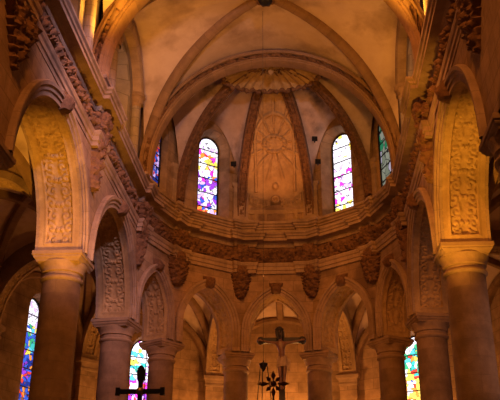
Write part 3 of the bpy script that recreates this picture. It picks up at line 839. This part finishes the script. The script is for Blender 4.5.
be = [(0, 1), (1, 2), (2, 3), (3, 4), (4, 5), (5, 6), (6, 7), (3, 8), (8, 9), (9, 10), (3, 11), (11, 12), (12, 13), (0, 14), (14, 15), (15, 16), (16, 17), (0, 18), (18, 19), (19, 20), (20, 21)]
br = [(.14, .10), (.125, .09), (.155, .105), (.16, .10), (.07, .06), (.06, .06), (.085, .095), (.075, .085), .06, .043, .032, .06, .043, .032, .085, .06, .042, .04, .085, .06, .042, .04]
# hands with five fingers, open on the beam
hands = []
for s, root in ((-1, 10), (1, 13)):
    w = bv[root]; k = len(bv); bv.append((w[0] + s*.07, w[1], w[2] + .015)); be.append((root, k)); br.append((.032, .022))
    for q, (dx, dz, ln) in enumerate(((.04, .035, .05), (.05, .018, .06), (.05, 0, .06), (.045, -.018, .05), (.0, .05, .045))):
        k1 = len(bv); bv.append((w[0] + s*(.07 + dx), w[1] - .01, w[2] + .015 + dz)); be.append((k, k1)); br.append(.010)
        bv.append((w[0] + s*(.07 + dx + (ln if q < 4 else .02)), w[1] - .035, w[2] + .01 + dz*1.25)); be.append((k1, k1 + 1)); br.append(.008)
body = skin_mesh('figure', bv, be, br, SKIN, cr)
# nose, beard, hair and crown as children
mb = MB()
hx, hy, hz = CX - .06, BY - .1, 8.62
rows = []
for q in range(13):
    t_ = PI*q/12; row = []
    for k in range(20):
        a = 2*PI*k/20; d = Vector((math.sin(t_)*math.cos(a), math.sin(t_)*math.sin(a), math.cos(t_)))
        front = max(0, -d.y)
        r = .14 + .012*math.sin(a*9)*math.sin(t_)
        r -= .05*sstep(.35, .8, front)*(1 if d.z < .55 else 0)
        dz = -.06*sstep(0, -1, d.z) * 2
        row.append((hx + d.x*r, hy + .015 + d.y*r, hz + .03 + d.z*r*1.15 + dz))
    rows.append(row)
mb.grid(rows, None, True); mb.build('hair', HAIR, body, True)
mb = MB(); mb.lathe((hx, hy - .075, hz - .11), [(.01, -.06), (.035, -.03), (.05, .01), (.04, .04), (.01, .055)], 12); mb.build('beard', HAIR, body, True)
mb = MB(); mb.tube([(hx, hy - .10, hz + .035), (hx, hy - .125, hz - .0), (hx, hy - .105, hz - .02)], [.01, .017, .012]); mb.build('nose', SKIN, body, True)
mb = MB(); mb.tube([(hx + .13*math.cos(a*PI/12), hy + .13*math.sin(a*PI/12), hz + .085 + .012*(a % 2)) for a in range(25)], .016, 6); mb.build('crown', WOOD, body)
mb = MB(); rows = []
for q in range(13):
    f = q/12; row = []
    for k in range(28):
        a = 2*PI*k/28; r = lerp(.15, .185, f)*(1 + .05*math.sin(a*7 + f*3))
        row.append((CX + .025 + r*math.cos(a), BY + r*.72*math.sin(a), lerp(7.80, 7.45, f) + .03*math.cos(a + .8)))
    rows.append(row)
mb.grid(rows, None, True)
rows = [[(CX + .17 + .11*k + .03*math.sin(q), BY - .03 + .02*math.sin(q*2 + k), 7.76 - .06*q - .03*k) for k in range(2)] for q in range(8)]
rows2 = [[(p[0], p[1] + .04, p[2]) for p in r] for r in rows]
mb.grid([r1 + list(reversed(r2)) for r1, r2 in zip(rows, rows2)], None, True)
mb.build('loincloth', CLOTH, body, True)

# ------------------------------------------------------------------ star finial on a pole, standing cross, sanctuary lamp
SX, SY, SZ = .735, 9.0, 3.39
st = thing('star_finial', (SX, SY, 0), 'dark gilt eight pointed star on a thin pole in front of the crucifix', 'star finial')
f0 = Fr((SX, SY), (1, 0), (0, -1))
mb = MB()
for k in range(8):
    a = PI*k/4; r = (.185 if k % 4 == 0 else .15) if k % 2 == 0 else .115; w = .026
    c, s = math.cos(a), math.sin(a)
    pts = [(.03, 0), (r*.62, w), (r, 0), (r*.62, -w)]
    P = [(p*c - q*s, p*s + q*c) for p, q in pts]
    m0, m1 = f0.w(P[0][0]*1.0 + c*r*.55, .022, SZ + P[0][1] + s*r*.55), f0.w(P[0][0] + c*r*.55, -.022, SZ + P[0][1] + s*r*.55)
    R_ = [f0.w(x, 0, SZ + z) for x, z in P]
    for q in range(4):
        mb.poly([R_[q], R_[(q+1) % 4], m0]); mb.poly([R_[q], R_[(q+1) % 4], m1])
mb.build('rays', STARM, st)
mb = MB(); rows = [[f0.w(r*math.cos(2*PI*k/20), n_, SZ + r*math.sin(2*PI*k/20)) for k in range(20)] for r, n_ in ((.005, .04), (.02, .036), (.03, .022), (.034, 0), (.03, -.022), (.005, -.036))]
mb.grid(rows, None, True); mb.build('hub', STARM, st, True)
mb = MB(); mb.lathe((SX, SY, 0), [(.18, 0), (.18, .03), (.06, .08), (.018, .14), (.014, 3.0), (.03, 3.04), (.03, 3.08), (.012, 3.12), (.01, SZ - .12)], 14); mb.build('pole', STARM, st, True)

KX, KY = -.545, 8.0
sc_ = thing('standing_cross', (KX, KY, 0), 'dark cross with gilt centre on a tall pole before cyan and magenta stained glass', 'cross')
f0 = Fr((KX, KY), (1, 0), (0, -1))
mb = MB()
mb.box(f0, -.225, .225, -.015, .015, 3.105, 3.15)
for s in (-1, 1): mb.box(f0, *sorted((s*.20, s*.245)), -.02, .02, 3.09, 3.165)
mb.build('crossbar', WOOD, sc_)
mb = MB(); mb.box(f0, -.022, .022, -.016, .016, 2.6, 3.31)
rows = [[f0.w(x, n_, z) for x, n_ in ((-w, -.02), (-w, .02), (w, .02), (w, -.02))] for z, w in ((3.22, .022), (3.25, .036), (3.33, .042), (3.36, .03), (3.385, .01))]
mb.grid(rows, None, True); mb.poly(rows[-1]); mb.build('upright', WOOD, sc_)
mb = MB(); rows = [[f0.w(r*math.cos(2*PI*k/16), n_, 3.128 + r*math.sin(2*PI*k/16)) for k in range(16)] for r, n_ in ((.004, .04), (.03, .034), (.04, .02), (.042, .01), (.042, -.02))]
mb.grid(rows, None, True); mb.build('centre_boss', GOLD, sc_, True)
mb = MB(); mb.lathe((KX, KY, 0), [(.2, 0), (.2, .04), (.07, .1), (.02, .16), (.016, 2.5), (.035, 2.55), (.035, 2.6), (.015, 2.64)], 14); mb.build('pole', WOOD, sc_, True)

LX, LY = -.09, 22.08
la = thing('sanctuary_lamp', (LX, LY, 6.45), 'dark hanging lamp cap and chains on a long cord from the vault boss', 'hanging lamp')
mb = MB(); mb.tube([(LX, LY, 18.4), (LX, LY, 6.5)], .007, 6); mb.build('cord', ROPE, la)
mb = MB(); mb.lathe((LX, LY, 6.45), [(.02, -.12), (.04, -.09), (.07, -.01), (.11, .06), (.12, .09), (.10, .11), (.025, .13), (.015, .18)], 18); mb.build('cap', IRON, la, True)
for k in range(3):
    a = 2*PI*k/3 + .4
    mb = MB(); mb.tube([(LX + .11*math.cos(a), LY + .11*math.sin(a), 6.5), (LX + .3*math.cos(a), LY + .3*math.sin(a), 4.9)], .013, 6); mb.build('chain', IRON, la)
mb = MB(); mb.lathe((LX, LY, 4.55), [(.03, -.3), (.05, -.24), (.16, -.12), (.28, .05), (.33, .25), (.34, .36), (.3, .36), (.27, .2), (.02, .0)], 20); mb.build('bowl', GOLD, la, True)

# ------------------------------------------------------------------ light
def lamp(kind, loc, energy, color, size=.3, aim=None, spot=60, blend=.6):
    d = bpy.data.lights.new('scene_light', kind); d.energy = energy; d.color = color  # no fixtures: some stand for lamps or daylight, others are added fill
    if kind == 'AREA': d.shape = 'DISK'; d.size = size
    else: d.shadow_soft_size = size
    if kind == 'SPOT': d.spot_size = math.radians(spot); d.spot_blend = blend
    o = bpy.data.objects.new('scene_light', d); col.objects.link(o); o.location = loc
    if aim: o.rotation_euler = (Vector(aim) - Vector(loc)).to_track_quat('-Z', 'Y').to_euler()
    return o
AMB = (1., .42, .10); YOR = (1., .42, .07); YLW = (1., .45, .045); ORG = (1., .34, .07); LILAC = (.80, .62, 1.); WARM = (1., .52, .2)
for s in (-1, 1):
    lamp('SPOT', (s*3.6, 16.5, 5.4), 1700, YLW, .08, (s*5.25, 18.3, 10.8), 54, .9)          # soffits of the big arches
    lamp('SPOT', (s*3.75, 19.9, 14.0), 560, YOR, .2, (s*2.0, 24.0, 16.7), 120, .9)         # vault uplights on the cornice
    lamp('SPOT', (s*3.75, 17.9, 14.0), 1600, YLW, .2, (s*3.8, 16.6, 18.0), 110, .9)
    lamp('POINT', (s*7.3, 15, 6.5), 45, AMB, .4)
    lamp('POINT', (s*5.0, 29.8, 5.5), 260, AMB, .3)
    lamp('SPOT', (s*1.5, 12.5, 16.8), 3000, ORG, .12, (s*-4.6, 22.0, 10.5), 62, .7)         # hanging spots high in the nave
    lamp('SPOT', (s*.5, 5, 16.5), 2900, ORG, .12, (s*4.6, 14.0, 10.5), 50, .7)  # unseen spots added to brighten the near nave walls
lamp('SPOT', (4.2, 5, 15.5), 9500, LILAC, .5, (-4.6, 19.5, 11.2), 27, .7)                  # daylight of the nave windows behind the viewer
lamp('SPOT', (8.8, 15.5, 5.5), 420, (1., .6, .55), .3, (5.2, 22, 6.5), 60, .7)             # daylight of an aisle window
lamp('SPOT', (0, 17.5, 17.2), 1750, ORG, .12, (0, 29.5, 10.6), 42, .7)
lamp('SPOT', (0, 7, 12.5), 1300, ORG, .12, (0, 19, 16.6), 50, .6)  # unseen spot added to bring out the face of the great nave arch
lamp('SPOT', (0, 10.3, 3.5), 1350, ORG, .3, (0, 20, 4.6), 52, .7)  # unseen low fill added to brighten the column shafts
lamp('SPOT', (3.5, 5, 15.5), 4500, (1., .7, .75), .5, (-1.0, 23, 18.4), 30, .8)
lamp('AREA', (-1.5, 2, 8), 60, ORG, 2., (3, 22, 12))  # unseen warm fill added high up near the camera
lamp('POINT', (0, 31.9, 6.2), 560, AMB, .4)
lamp('POINT', (0, 24.5, 6.0), 40, ORG, .6)
lamp('SPOT', (0, 22.0, 9.0), 350, ORG, .2, (0, 29, 16.), 30, .8)
lamp('SPOT', (0, 27.5, 13.6), 300, ORG, .06, (0, 29.3, 16.9), 70, .8)                      # unseen spot added before the apse cornice to rake the relief panel
w = bpy.data.worlds.new('World'); scene.world = w; w.use_nodes = True
w.node_tree.nodes['Background'].inputs['Color'].default_value = (1., .42, .18, 1); w.node_tree.nodes['Background'].inputs['Strength'].default_value = .01

# ------------------------------------------------------------------ camera
f_, pitch, yaw, roll = 808.0835, .4198, -.0725, .0054
cy, sy, cp, sp = math.cos(yaw), math.sin(yaw), math.cos(pitch), math.sin(pitch)
F = Vector((sy*cp, cy*cp, sp)); R = Vector((cy, -sy, 0)); U = R.cross(F)
R2 = R*math.cos(roll) + U*math.sin(roll); U2 = U*math.cos(roll) - R*math.sin(roll)
cd = bpy.data.cameras.new('Camera'); cam = bpy.data.objects.new('Camera', cd); col.objects.link(cam)
cam.matrix_world = Matrix(((R2.x, U2.x, -F.x, 1.1189), (R2.y, U2.y, -F.y, 0), (R2.z, U2.z, -F.z, 1.6), (0, 0, 0, 1)))
cd.sensor_width = 36; cd.lens = f_*36/500; cd.clip_end = 200
scene.camera = cam
scene.view_settings.view_transform = 'Standard'; scene.view_settings.look = 'None'
scene.view_settings.exposure = 0; scene.view_settings.gamma = 1; scene.view_settings.use_curve_mapping = False
